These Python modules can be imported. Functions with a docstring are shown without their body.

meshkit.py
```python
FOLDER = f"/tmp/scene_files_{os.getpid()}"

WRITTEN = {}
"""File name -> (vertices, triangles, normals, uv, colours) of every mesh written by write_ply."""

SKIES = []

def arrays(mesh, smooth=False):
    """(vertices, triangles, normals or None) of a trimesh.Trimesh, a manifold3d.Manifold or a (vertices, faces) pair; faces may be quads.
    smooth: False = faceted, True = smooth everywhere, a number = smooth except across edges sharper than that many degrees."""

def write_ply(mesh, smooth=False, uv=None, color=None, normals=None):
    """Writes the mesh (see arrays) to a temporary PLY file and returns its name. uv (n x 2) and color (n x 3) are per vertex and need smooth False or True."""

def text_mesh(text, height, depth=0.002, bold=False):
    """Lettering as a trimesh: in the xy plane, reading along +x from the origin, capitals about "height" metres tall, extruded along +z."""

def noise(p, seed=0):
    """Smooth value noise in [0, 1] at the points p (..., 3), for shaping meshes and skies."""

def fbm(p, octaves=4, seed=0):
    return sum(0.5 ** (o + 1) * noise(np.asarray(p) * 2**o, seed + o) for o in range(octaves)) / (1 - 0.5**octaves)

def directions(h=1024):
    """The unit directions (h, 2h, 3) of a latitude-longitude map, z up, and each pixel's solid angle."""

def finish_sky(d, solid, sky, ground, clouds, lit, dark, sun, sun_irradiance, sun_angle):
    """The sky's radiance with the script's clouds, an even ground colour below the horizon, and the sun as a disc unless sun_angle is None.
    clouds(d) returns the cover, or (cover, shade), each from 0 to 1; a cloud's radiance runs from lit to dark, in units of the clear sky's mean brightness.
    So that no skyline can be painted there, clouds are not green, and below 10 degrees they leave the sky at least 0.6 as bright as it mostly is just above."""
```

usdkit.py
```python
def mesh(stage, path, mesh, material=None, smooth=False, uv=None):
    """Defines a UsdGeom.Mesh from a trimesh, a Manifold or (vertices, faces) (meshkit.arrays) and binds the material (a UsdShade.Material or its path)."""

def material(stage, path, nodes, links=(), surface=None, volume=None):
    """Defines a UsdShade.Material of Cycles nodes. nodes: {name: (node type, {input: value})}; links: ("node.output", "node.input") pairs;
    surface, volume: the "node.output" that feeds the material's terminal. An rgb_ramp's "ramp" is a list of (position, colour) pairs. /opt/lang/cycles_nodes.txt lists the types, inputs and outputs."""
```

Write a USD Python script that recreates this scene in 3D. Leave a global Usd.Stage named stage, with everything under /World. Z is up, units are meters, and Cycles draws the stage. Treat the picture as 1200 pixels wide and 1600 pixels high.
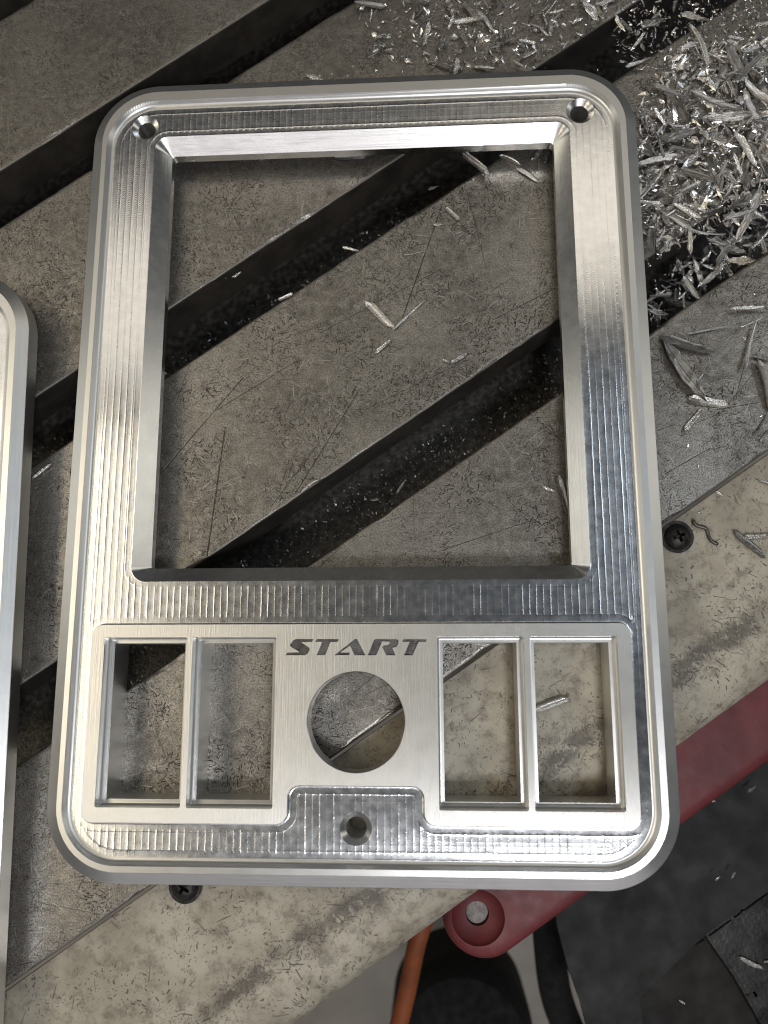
import math, random
import numpy as np, trimesh, shapely
import manifold3d as m3
from manifold3d import Manifold, CrossSection
from shapely.geometry import Polygon, Point
from pxr import Usd, UsdGeom, UsdLux, UsdShade, Gf, Sdf, Vt
import usdkit, meshkit

rng = np.random.default_rng(7)
random.seed(7)
MM = 0.001
TOP = 0.012                      # height of the plate's top face above the table

stage = Usd.Stage.CreateInMemory()
UsdGeom.SetStageUpAxis(stage, 'Z')
UsdGeom.SetStageMetersPerUnit(stage, 1.0)
UsdGeom.Xform.Define(stage, '/World')
UsdGeom.Scope.Define(stage, '/World/Looks')

# ------------------------------------------------------------------ camera
CAM = np.array([16.98, 13.81, 184.99]) * MM + [0, 0, TOP]
R_ = np.array([0.9984, -0.0011, -0.0572]); B_ = np.array([0.0561, -0.1811, 0.9819])
B_ /= np.linalg.norm(B_); R_ -= B_ * (R_ @ B_); R_ /= np.linalg.norm(R_); U_ = np.cross(B_, R_)
cam = UsdGeom.Camera.Define(stage, '/World/camera')
cam.AddTransformOp().Set(Gf.Matrix4d(*R_, 0, *U_, 0, *B_, 0, *CAM, 1))
cam.CreateFocalLengthAttr(25.0)
cam.CreateHorizontalApertureAttr(24.0)
cam.CreateVerticalApertureAttr(32.0)
cam.CreateClippingRangeAttr(Gf.Vec2f(0.01, 50.0))
cam.CreateFStopAttr(25 / 2.3)
cam.CreateFocusDistanceAttr(0.196)
cam.CreateExposureAttr(0.0)

# ------------------------------------------------------------------ light: dim workshop and four lamps
usdkit.material(stage, '/World/Looks/room_air', {'b': ('background_shader', {'color': (0.95, 1.0, 1.08), 'strength': 0.035})}, surface='b.background')
dome = UsdLux.DomeLight.Define(stage, '/World/room_light')
UsdShade.MaterialBindingAPI.Apply(dome.GetPrim()).Bind(UsdShade.Material.Get(stage, '/World/Looks/room_air'))


def lamp(name, pos, target, w, h, intensity, color, roll=0.0):
    l = UsdLux.RectLight.Define(stage, '/World/' + name)
    p = np.array(pos, float); z = p - np.array(target, float); z /= np.linalg.norm(z)
    up = np.array([0, 1, 0.0]) if abs(z[1]) < 0.95 else np.array([1.0, 0, 0])
    x = np.cross(up, z); x /= np.linalg.norm(x); y = np.cross(z, x)
    c, s = math.cos(roll), math.sin(roll)
    x, y = c * x + s * y, -s * x + c * y
    l.AddTransformOp().Set(Gf.Matrix4d(*x, 0, *y, 0, *z, 0, *p, 1))
    l.CreateWidthAttr(w); l.CreateHeightAttr(h)
    l.CreateIntensityAttr(intensity); l.CreateColorAttr(Gf.Vec3f(*color))
    return l


O = (0.0, 0.05, 0.0)
lamp('ceiling_lamp', (-0.115, 0.75, 1.20), O, 2.2, 0.30, 1.05, (1.0, 0.91, 0.76), math.radians(12))
lamp('machine_lamp', (0.115, -0.175, 0.40), O, 0.075, 0.075, 46.0, (0.97, 0.98, 1.0))
lamp('machine_lamp_left', (-0.33, 0.03, 0.42), O, 0.14, 0.36, 4.2, (1.0, 0.89, 0.69))
lamp('ceiling_lamp_cool', (0.80, 0.30, 1.20), O, 0.20, 0.50, 6.0, (0.80, 0.90, 1.0))
lamp('bench_lamp', (0.05, -0.85, 0.70), O, 1.3, 0.35, 1.3, (1.0, 0.95, 0.97))
lamp('wall_lamp_right', (1.25, 0.36, 0.46), O, 0.95, 0.40, 1.0, (1.0, 0.96, 0.86))
lamp('wall_lamp_left', (-1.25, 0.30, 0.34), O, 1.25, 0.40, 1.0, (1.0, 0.96, 0.86))


# ------------------------------------------------------------------ helpers
class NG:
    """A small node-graph writer: values that are strings holding a dot are links."""
    def __init__(s): s.nodes, s.links, s.k = {}, [], 0

    def n(s, kind, **kw):
        s.k += 1; name = f'n{s.k}'; vals = {}
        for k, v in kw.items():
            if isinstance(v, str) and '.' in v: s.links.append((v, f'{name}.{k}'))
            else: vals[k] = v
        s.nodes[name] = (kind, vals); return name

    def m(s, op, a, b=0.0, c=0.0, clamp=False): return s.n('math', math_type=op, value1=a, value2=b, value3=c, use_clamp=clamp) + '.value'
    def add(s, a, b): return s.m('add', a, b)
    def mul(s, a, b): return s.m('multiply', a, b)
    def sub(s, a, b): return s.m('subtract', a, b)
    def mx(s, a, b): return s.m('maximum', a, b)
    def ss(s, v, lo, hi, a=0.0, b=1.0): return s.n('map_range', range_type='smoothstep', value=v, from_min=lo, from_max=hi, to_min=a, to_max=b, clamp=True) + '.result'
    def lin(s, v, lo, hi, a=0.0, b=1.0): return s.n('map_range', range_type='linear', value=v, from_min=lo, from_max=hi, to_min=a, to_max=b, clamp=True) + '.result'
    def obj_mm(s): return s.n('vector_math', math_type='scale', vector1=s.n('texture_coordinate') + '.object', scale=1000.0) + '.vector'
    def xyz(s, v): q = s.n('separate_xyz', vector=v); return q + '.x', q + '.y', q + '.z'
    def vec(s, x, y, z=0.0): return s.n('combine_xyz', x=x, y=y, z=z) + '.vector'
    def map(s, v, rot=0.0, sc=(1, 1, 1), loc=(0, 0, 0)): return s.n('mapping', mapping_type='point', vector=v, rotation=(0, 0, rot), scale=sc, location=loc) + '.vector'
    def noise(s, v, scale=1.0, detail=2.0, rough=0.5, dist=0.0): return s.n('noise_texture', vector=v, scale=scale, detail=detail, roughness=rough, distortion=dist) + '.fac'
    def mix(s, f, a, b): return s.n('mix', fac=f, color1=a, color2=b) + '.color'
    def cusp(s, t): return s.m('power', s.m('absolute', s.sub(s.mul(s.m('fract' if False else 'fraction', t), 2.0), 1.0)), 2.0)
    def bump(s, h, dist, strength=1.0): return s.n('bump', height=h, distance=dist, strength=strength) + '.normal'
    def done(s, name, bsdf): return usdkit.material(stage, '/World/Looks/' + name, s.nodes, s.links, surface=bsdf + '.BSDF')


COUNT = {}


def numbered(name, parent='/World'):
    k = COUNT.get((parent, name), 0); COUNT[(parent, name)] = k + 1
    return name if k == 0 else f'{name}_{k:03d}'


def keys(p, label=None, cat=None, group=None, kind=None):
    for k, v in (('label', label), ('category', cat), ('group', group), ('kind', kind)):
        if v: p.SetCustomDataByKey(k, v)
    return p


def thing(name, label, cat, group=None, loc=(0, 0, 0), rotz=0.0):
    x = UsdGeom.Xform.Define(stage, '/World/' + numbered(name))
    x.AddTransformOp().Set(Gf.Matrix4d().SetRotate(Gf.Rotation(Gf.Vec3d(0, 0, 1), rotz)) * Gf.Matrix4d().SetTranslate(Gf.Vec3d(*map(float, loc))))
    return keys(x.GetPrim(), label, cat, group)


def put(name, mesh, mat, parent=None, smooth=False, attrs=None, **kw):
    base = '/World' if parent is None else str(parent.GetPath())
    pth = base + '/' + numbered(name, base)
    if isinstance(mesh, tuple) and len(mesh) == 3:                       # vertices, faces, normals
        v, f, n = mesh
        g = usdkit.mesh(stage, pth, (v, f), mat)
        g.CreateNormalsAttr(Vt.Vec3fArray.FromNumpy(np.asarray(n, np.float32))); g.SetNormalsInterpolation('vertex')
    else:
        g = usdkit.mesh(stage, pth, mesh, mat, smooth=smooth)
    for k, a in (attrs or {}).items():
        UsdGeom.PrimvarsAPI(g).CreatePrimvar(k, Sdf.ValueTypeNames.FloatArray, 'vertex').Set(Vt.FloatArray.FromNumpy(np.asarray(a, np.float32)))
    return keys(g.GetPrim(), **kw)


def fbm(x, y, z=0.0, o=4, seed=0):
    x, y, z = np.broadcast_arrays(x, y, z)
    return meshkit.fbm(np.stack([x, y, z], -1), o, seed)


# ------------------------------------------------------------------ materials
def aluminium(name, rough, aniso, lines=None, strength=0.0, tone=(0.90, 0.905, 0.91), rough_var=0.06, tangent=(1, 0, 0)):
    g = NG(); P = g.obj_mm()
    kw = dict(base_color=tone, metallic=1.0, anisotropic=aniso, specular_ior_level=0.5)
    blot = g.noise(P, 0.22, 3.0, 0.55)
    kw['roughness'] = g.lin(blot, 0.3, 0.7, rough - rough_var, rough + rough_var)
    if aniso: kw['tangent'] = g.vec(*tangent)
    if lines:
        h = g.noise(g.map(P, sc=lines), 1.0, 3.0, 0.6)
        kw['normal'] = g.bump(h, strength * MM)
    return g.done(name, g.n('principled_bsdf', **kw))


def milled_floor_look():
    """Scalloped tool marks: raster passes along y, contour passes round the edges, fine feed marks across them."""
    g = NG(); P = g.obj_mm(); X, Y, Z = g.xyz(P)
    d = g.n('attribute', attribute='edge_distance') + '.fac'
    wob = g.noise(g.map(P, sc=(0.35, 0.03, 1)), 1.0, 2.0)
    jag = g.sub(g.noise(g.map(P, sc=(1.1, 1.6, 1)), 1.0, 3.0), 0.5)
    t = g.add(g.mul(X, 1 / 1.60), g.add(g.mul(wob, 0.16), g.mul(jag, 0.11)))
    tri = g.m('absolute', g.sub(g.mul(g.m('fraction', t), 2.0), 1.0))
    sharp = g.m('power', tri, 7.0); soft = g.m('power', tri, 2.0)
    tall = g.ss(g.noise(g.map(P, sc=(0.45, 0.045, 1), loc=(7, 3, 0)), 1.0, 2.0), 0.3, 0.7, 0.45, 1.25)
    ribs = g.mul(g.add(g.mul(sharp, 0.65), g.mul(soft, 0.45)), tall)
    feed = g.m('sine', g.mul(g.add(g.add(Y, g.mul(soft, 0.9)), g.mul(jag, 0.8)), 2 * math.pi / 0.62))
    ribs = g.add(ribs, g.mul(feed, g.ss(g.noise(g.map(P, sc=(0.07, 0.05, 1), loc=(3, 7, 0)), 1.0, 2.0), 0.46, 0.62, 0.0, 0.085)))
    c = g.m('absolute', g.sub(g.mul(g.m('fraction', g.mul(g.add(d, g.mul(jag, 0.25)), 1 / 1.55)), 2.0), 1.0))
    con = g.add(g.mul(g.m('power', c, 7.0), 0.6), g.mul(g.m('power', c, 2.0), 0.25))
    on = g.ss(g.add(d, g.mul(jag, 0.5)), 0.9, 1.5, 0.15, 1.0)
    h = g.add(g.mul(ribs, on), g.mul(con, g.ss(d, 1.5, 3.6, 0.75, 0.0)))
    streak = g.noise(g.map(P, sc=(3.2, 0.16, 1)), 1.0, 3.0)
    h = g.add(h, g.mul(streak, 0.30))
    nrm = g.bump(h, 0.027 * MM)
    r = g.add(0.15, g.mul(g.noise(P, 0.5, 3.0), 0.12))
    p = g.n('principled_bsdf', base_color=(0.80, 0.81, 0.83), metallic=1.0, roughness=r, anisotropic=0.75, tangent=g.vec(1.0, 0.0, 0.0), normal=nrm)
    return g.done('milled_aluminium', p)


def dashes(g, P, n, along, across, thr, seed, soft=0.05):
    """Short scratches lying in n directions."""
    out = None
    for i in range(n):
        a = math.pi * (i + 0.37 * ((i * 7 + seed) % 3)) / n
        v = g.map(g.map(P, rot=a), sc=(along, across, 1), loc=(13.7 * i + seed * 5.1, 7.3 * i, seed))
        s = g.ss(g.noise(v, 1.0, 1.0, 0.5, 0.05), thr, thr + soft)
        out = s if out is None else g.mx(out, s)
    return out


def ticks(g, P, cell, width, length, keep, seed):
    """Straight short scratches, one in some of the cells of a Voronoi pattern, each at its own angle."""
    v = g.map(P, sc=(1 / cell, 1 / cell, 1), loc=(seed * 3.71, seed * 8.13, 0))
    vo = g.n('voronoi_texture', dimensions='2D', feature='f1', vector=v, scale=1.0, randomness=1.0)
    dx, dy, _ = g.xyz(g.n('vector_math', math_type='subtract', vector1=v, vector2=vo + '.position') + '.vector')
    cc = g.n('separate_color', color=vo + '.color'); a = g.mul(cc + '.r', 2 * math.pi)
    ca, sa = g.m('cosine', a), g.m('sine', a)
    al = g.m('absolute', g.add(g.mul(dx, ca), g.mul(dy, sa)))
    ac = g.m('absolute', g.sub(g.mul(dy, ca), g.mul(dx, sa)))
    ln = g.lin(cc + '.b', 0, 1, length * 0.25 / cell, length / cell)
    q = g.mx(g.m('divide', ac, g.mul(ln, width / length)), g.m('divide', al, ln))
    return g.mul(g.ss(q, 0.6, 1.0, 1.0, 0.0), g.m('less_than', cc + '.g', keep))


def segment(g, X, Y, a, b, w):
    """1 on a scratch from a to b (mm), w wide."""
    ax, ay = a; dx, dy = b[0] - ax, b[1] - ay; L = math.hypot(dx, dy); ux, uy = dx / L, dy / L
    px, py = g.sub(X, ax), g.sub(Y, ay)
    s = g.add(g.mul(px, ux), g.mul(py, uy))
    t = g.m('absolute', g.sub(g.mul(py, ux), g.mul(px, uy)))
    over = g.mx(g.mul(s, -1.0), g.sub(s, L))
    return g.ss(g.mx(t, g.mx(over, 0.0)), w * 0.5, w, 1.0, 0.0)


LONG = []   # filled below: long scratches on the table (mm)


def cast_iron_look():
    g = NG(); P = g.obj_mm(); X, Y, Z = g.xyz(P)
    big = g.noise(P, 0.028, 4.0, 0.6)
    mid = g.noise(P, 0.40, 5.0, 0.7)
    fine = g.noise(P, 2.6, 3.0, 0.6)
    clus = g.ss(g.noise(g.map(P, loc=(40, 3, 0)), 0.055, 4.0, 0.65), 0.40, 0.60, 0.12, 1.0)
    dark = None
    for k, (cell, w, l, keep) in enumerate(((0.95, 0.15, 0.60, 0.62), (1.1, 0.12, 0.75, 0.50), (1.7, 0.16, 1.2, 0.45), (2.6, 0.13, 2.0, 0.40))):
        q = ticks(g, P, cell, w, l, keep, k + 1)
        dark = q if dark is None else g.mx(dark, q)
    dark = g.mul(dark, clus)
    dark = g.mx(dark, g.mul(ticks(g, P, 8.0, 0.10, 7.0, 0.5, 11), 0.7))
    dark = g.mx(dark, g.mul(ticks(g, P, 17.0, 0.10, 15.0, 0.5, 12), 0.6))
    lv = g.ss(g.noise(P, 0.30, 4.0, 0.7), 0.32, 0.52, 0.35, 0.95)
    for a, b, w in LONG: dark = g.mx(dark, g.mul(segment(g, X, Y, a, b, w * 0.8), lv))
    pits = g.ss(g.noise(g.map(P, loc=(5, 90, 0)), 0.45, 2.0, 0.5), 0.73, 0.76)
    dark = g.m('minimum', g.mx(dark, g.mul(pits, 0.75)), 1.0)
    light = g.mx(ticks(g, P, 3.0, 0.10, 2.4, 0.3, 21), g.mul(ticks(g, P, 12.0, 0.09, 10.0, 0.5, 22), 0.8))
    c = g.mix(g.ss(big, 0.35, 0.65), (0.265, 0.247, 0.222), (0.430, 0.405, 0.368))
    c = g.mix(g.ss(mid, 0.46, 0.66, 0.0, 0.55), c, (0.55, 0.52, 0.47))
    c = g.mix(g.ss(mid, 0.30, 0.46, 0.55, 0.0), c, (0.075, 0.066, 0.055))
    c = g.mix(g.ss(fine, 0.36, 0.60, 0.55, 0.0), c, (0.055, 0.049, 0.042))
    c = g.mix(g.ss(g.noise(g.map(P, loc=(8, 8, 0)), 3.4, 3.0, 0.65), 0.56, 0.70, 0.0, 0.45), c, (0.52, 0.50, 0.47))
    c = g.mix(g.mul(light, 0.65), c, (0.68, 0.665, 0.63))
    c = g.mix(g.mul(dark, 0.85), c, (0.035, 0.029, 0.022))
    r = g.add(g.add(g.lin(mid, 0.3, 0.7, 0.47, 0.39), g.ss(big, 0.35, 0.65, 0.02, -0.02)), g.mul(dark, 0.25))
    h = g.sub(g.add(g.mul(mid, 0.7), g.mul(fine, 0.55)), g.mul(dark, 0.8))
    p = g.n('principled_bsdf', base_color=c, metallic=0.88, roughness=r, normal=g.bump(h, 0.07 * MM))
    return g.done('scraped_cast_iron', p)


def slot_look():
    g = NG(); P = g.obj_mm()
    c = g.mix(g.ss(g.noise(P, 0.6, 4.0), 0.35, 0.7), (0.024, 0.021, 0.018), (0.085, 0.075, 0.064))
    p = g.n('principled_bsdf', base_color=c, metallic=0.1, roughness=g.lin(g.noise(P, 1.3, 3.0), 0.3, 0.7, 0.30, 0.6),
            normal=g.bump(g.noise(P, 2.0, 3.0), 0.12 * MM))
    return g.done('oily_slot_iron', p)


def cover_look():
    g = NG(); P = g.obj_mm(); X, Y, Z = g.xyz(P)
    a = math.radians(34.4)
    n = g.add(g.mul(X, -math.sin(a)), g.mul(Y, math.cos(a)))
    big = g.noise(P, 0.06, 4.0, 0.6)
    s1 = g.mx(g.mx(ticks(g, P, 1.6, 0.22, 0.75, 0.42, 31), ticks(g, P, 0.9, 0.16, 0.34, 0.4, 32)), g.mx(ticks(g, P, 5.0, 0.20, 2.6, 0.4, 33), ticks(g, P, 3.0, 0.3, 0.7, 0.3, 34)))
    spk = g.ss(g.noise(P, 1.5, 2.0), 0.72, 0.75)
    clus = g.ss(g.noise(g.map(P, loc=(9, 2, 0)), 0.11, 3.0, 0.6), 0.38, 0.62, 0.15, 1.0)
    # the smeared strip of swarf grime that runs along the cover
    nn = g.add(n, g.mul(g.sub(g.noise(P, 0.09, 2.0), 0.5), 6.0))
    band = g.mul(g.ss(g.m('absolute', g.add(nn, 34.0)), 0.8, 3.6, 1.0, 0.0), g.ss(g.noise(P, 0.55, 5.0, 0.75), 0.36, 0.50))
    fade = g.ss(g.noise(g.map(P, loc=(31, 8, 0)), 0.035, 1.0), 0.35, 0.5, 0.35, 1.0)
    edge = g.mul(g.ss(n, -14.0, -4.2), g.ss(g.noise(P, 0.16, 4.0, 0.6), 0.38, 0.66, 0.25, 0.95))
    band2 = g.mul(g.ss(g.m('absolute', g.add(nn, 34.0)), 1.0, 8.0, 1.0, 0.0), g.mx(ticks(g, P, 1.1, 0.2, 0.7, 0.8, 35), ticks(g, P, 2.0, 0.22, 1.5, 0.7, 36)))
    dark = g.m('minimum', g.add(g.add(g.mul(g.mx(s1, spk), clus), g.mul(band2, 0.8)), g.mul(g.mul(band, fade), 0.85)), 1.0)
    c = g.mix(g.ss(big, 0.35, 0.65), (0.320, 0.286, 0.224), (0.430, 0.394, 0.318))
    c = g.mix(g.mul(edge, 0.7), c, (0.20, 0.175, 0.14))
    c = g.mix(g.ss(g.noise(P, 0.28, 5.0, 0.7), 0.45, 0.68, 0.0, 0.75), c, (0.165, 0.140, 0.105))
    c = g.mix(g.mul(dark, 0.85), c, (0.06, 0.05, 0.04))
    h = g.add(g.noise(P, 0.5, 3.0), g.mul(dark, 0.3))
    p = g.n('principled_bsdf', base_color=c, roughness=g.lin(big, 0.3, 0.7, 0.42, 0.55), normal=g.bump(h, 0.06 * MM))
    return g.done('cream_paint', p)


def plain(name, col, rough, metallic=0.0, var=0.25, scale=0.2, bump=0.03, dust=None):
    g = NG(); P = g.obj_mm()
    c = g.mix(g.ss(g.noise(P, scale, 4.0, 0.6), 0.3, 0.7), tuple(x * (1 - var) for x in col), tuple(x * (1 + var) for x in col))
    if dust: c = g.mix(g.ss(g.noise(P, 0.9, 4.0, 0.7), 0.60, 0.75, 0.0, 0.5), c, dust)
    p = g.n('principled_bsdf', base_color=c, roughness=g.lin(g.noise(P, scale * 3, 3.0), 0.3, 0.7, rough * 0.85, min(1, rough * 1.15)), metallic=metallic,
            normal=g.bump(g.noise(P, scale * 6, 3.0), bump * MM))
    return g.done(name, p)


def chip_look():
    g = NG(); P = g.obj_mm()
    rnd = g.n('object_info') + '.random'
    rnd = g.m('fraction', g.add(rnd, g.mul(g.n('geometry') + '.random_per_island', 3.7)))
    tone = g.add(0.26, g.mul(rnd, 0.70))
    c = g.vec(tone, g.mul(tone, 0.98), g.mul(tone, 0.945))
    c = g.mix(g.ss(g.noise(P, 0.9, 3.0), 0.45, 0.75, 0.0, 0.35), c, (0.35, 0.33, 0.30))
    p = g.n('principled_bsdf', base_color=c, metallic=0.95, roughness=g.lin(rnd, 0, 1, 0.46, 0.18),
            normal=g.bump(g.noise(g.map(P, sc=(0.6, 6, 6)), 1.0, 2.0), 0.05 * MM))
    return g.done('aluminium_chip', p)


CH = lambda u: None
th = math.radians(34.4); SU = np.array([math.cos(th), math.sin(th)]); SN = np.array([-math.sin(th), math.cos(th)])
Finv = None


def px(u, v, z=0.0):
    """The point of the plane z (metres) that the photograph shows at pixel u, v of 1200 x 1600: used to place things in the world (mm)."""
    d = R_ * (u - 600) / 1250 - U_ * (v - 800) / 1250 - B_
    return (CAM + d * (z - CAM[2]) / d[2]) / MM


for a, b, w in (((322, 880), (352, 668), 0.30), ((425, 790), (500, 690), 0.14), ((462, 770), (560, 612), 0.20), ((628, 500), (690, 322), 0.26),
                ((255, 735), (380, 590), 0.22), ((340, 640), (470, 560), 0.14), ((500, 520), (690, 420), 0.12), ((770, 500), (868, 450), 0.16),
                ((690, 860), (870, 800), 0.12), ((820, 640), (880, 690), 0.12), ((1040, 870 - 130), (1110, 700), 0.14), ((730, 300), (760, 420), 0.10),
                ((300, 560), (250, 700), 0.12), ((735, 560), (570, 640), 0.10), ((1120, 640), (1190, 628), 0.12)):
    LONG.append((px(*a)[:2], px(*b)[:2], w))

M_FLOOR = milled_floor_look()
M_PAD = aluminium('brushed_aluminium', 0.38, 0.7, (2.6, 0.10, 1), 0.06, (0.82, 0.81, 0.785), 0.015)
M_FRAME = aluminium('machined_aluminium', 0.38, 0.0, (0.04, 0.04, 3.5), 0.02, (0.75, 0.75, 0.735), 0.02)
M_BEVEL = aluminium('bevel_aluminium', 0.25, 0.0, (0.03, 0.03, 5.0), 0.035, (0.80, 0.80, 0.785), 0.02)
M_EDGE = aluminium('worn_iron_edge', 0.6, 0.0, (1.5, 1.5, 1.5), 0.05, (0.24, 0.225, 0.20))
M_ENGR = aluminium('engraved_aluminium', 0.28, 0.0, (1.2, 6, 1), 0.05, (0.30, 0.29, 0.28))
M_IRON = cast_iron_look()
M_SLOT = slot_look()
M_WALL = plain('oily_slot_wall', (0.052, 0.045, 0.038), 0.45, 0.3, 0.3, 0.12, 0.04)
M_COVER = cover_look()
M_CHIP = chip_look()
M_DARKCHIP = plain('oily_chip', (0.10, 0.095, 0.085), 0.4, 0.8, 0.4, 0.8)
M_SCREW = plain('black_oxide', (0.030, 0.028, 0.026), 0.38, 0.6, 0.5, 0.9, 0.08, (0.16, 0.15, 0.13))
M_RED = plain('red_plastic', (0.125, 0.020, 0.023), 0.55, 0.0, 0.2, 0.08, 0.05, (0.15, 0.055, 0.052))
M_GREY = plain('dark_grey_rubber', (0.012, 0.012, 0.012), 0.75, 0.0, 0.35, 0.05, 0.12, (0.028, 0.027, 0.026))
M_BROWN = plain('brown_dark_steel', (0.011, 0.009, 0.007), 0.7, 0.3, 0.3, 0.05, 0.1)
M_STEEL = plain('ground_steel', (0.026, 0.025, 0.024), 0.4, 0.8, 0.4, 0.15, 0.08)
M_BLACK = plain('black_rubber', (0.004, 0.004, 0.004), 0.9, 0.0, 0.3, 0.1, 0.05)
M_ORANGE = plain('orange_cable_jacket', (0.24, 0.062, 0.016), 0.6, 0.0, 0.2, 0.1, 0.03)
M_FLOORING = plain('beige_floor_paint', (0.33, 0.30, 0.26), 0.5, 0.0, 0.15, 0.02, 0.1)

# ------------------------------------------------------------------ the setting
fl = trimesh.creation.box([1.6, 1.6, 0.02]); fl.apply_translation([0.1, -0.3, -0.33])
put('floor', fl, M_FLOORING, kind='structure')

# ------------------------------------------------------------------ the slotted machine table
table = thing('machine_table', 'grey scraped cast iron machine table with parallel T-slots under the plates', 'machine table')


def land(n0, n1, seed, u0=-190, u1=260):
    """One flat rib of the table between two slots; its edges are nicked."""
    us = np.arange(u0, u1, 0.8)
    prof = []            # (n, z, jitter)
    dn = n1 - n0
    prof = [(n0 + 6, -12.9, 0), (n0, -12.9, 0), (n0, -0.9, .15), (n0, -0.5, .3), (n0 + 0.12, -0.14, .8), (n0 + 0.5, -0.02, .5), (n0 + 1.2, 0, 0),
            (n1 - 1.2, 0, 0), (n1 - 0.5, -0.02, .5), (n1 - 0.12, -0.14, .8), (n1, -0.5, .3), (n1, -0.9, .15), (n1, -12.9, 0), (n1 - 6, -12.9, 0)]
    V = np.zeros((len(us), len(prof), 3))
    for j, (n, z, jt) in enumerate(prof):
        k = fbm(us * 0.22, n * 0.5, 0, 4, seed) - 0.5
        k2 = np.maximum(0, fbm(us * 0.09, n * 0.5 + 50, 0, 3, seed + 9) - 0.60) * 5
        sgn = 1 if j < len(prof) / 2 else -1
        off = jt * (0.55 * k + (0.9 * k2)) * sgn
        nn = n + off
        p = us[:, None] * SU + nn[:, None] * SN
        V[:, j, :2] = p; V[:, j, 2] = z - jt * 0.22 * np.abs(k) - jt * 0.5 * k2
    nu, npf = V.shape[:2]
    i, j = np.meshgrid(np.arange(nu - 1), np.arange(npf - 1), indexing='ij')
    q = np.stack([i * npf + j, i * npf + j + 1, (i + 1) * npf + j + 1, (i + 1) * npf + j], -1).reshape(-1, 4)[:, ::-1]
    # web and closed ends
    F = np.vstack([q[:, [0, 1, 2]], q[:, [0, 2, 3]]])
    lp = np.arange(npf); b = (nu - 1) * npf + lp
    caps = [[0, k, k + 1] for k in range(1, npf - 1)] + [[b[0], b[k + 1], b[k]] for k in range(1, npf - 1)]
    side = [[0, b[0], npf - 1], [b[0], b[-1], npf - 1]]
    F = np.vstack([F, caps, side])
    m = trimesh.Trimesh(V.reshape(-1, 3) * MM, F, process=False)
    m.fix_normals()
    return m


LANDS = [(231.0, 290.0), (180.6, 223.0), (116.8, 165.2), (54.0, 100.8), (-3.8, 37.7)]
for k, (a, b) in enumerate(LANDS):
    lv, lf, ln = meshkit.arrays(land(a, b, 20 + k), 25)
    lc = lv[lf].mean(1) / MM; nz = np.abs(ln[lf].mean(1)[:, 2])
    nn_ = lc[:, :2] @ SN; near = np.minimum(nn_ - a, b - nn_)
    side = (lc[:, 2] < -0.75); worn = ~side & (near < 0.40)
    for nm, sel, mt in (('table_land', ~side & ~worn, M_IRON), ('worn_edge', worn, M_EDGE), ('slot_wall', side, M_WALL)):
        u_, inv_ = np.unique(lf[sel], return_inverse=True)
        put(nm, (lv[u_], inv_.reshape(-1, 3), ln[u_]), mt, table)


def slab(n0, n1, z0, z1, u0=-190, u1=260):
    P = np.array([u0 * SU + n0 * SN, u1 * SU + n0 * SN, u1 * SU + n1 * SN, u0 * SU + n1 * SN])
    m = trimesh.creation.extrude_polygon(Polygon(P), z1 - z0); m.apply_translation([0, 0, z0]); m.apply_scale(MM); return m


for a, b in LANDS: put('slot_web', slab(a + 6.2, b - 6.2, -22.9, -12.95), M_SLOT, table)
put('slot_floor', slab(-3.6, 290, -40, -23), M_SLOT, table)

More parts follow.
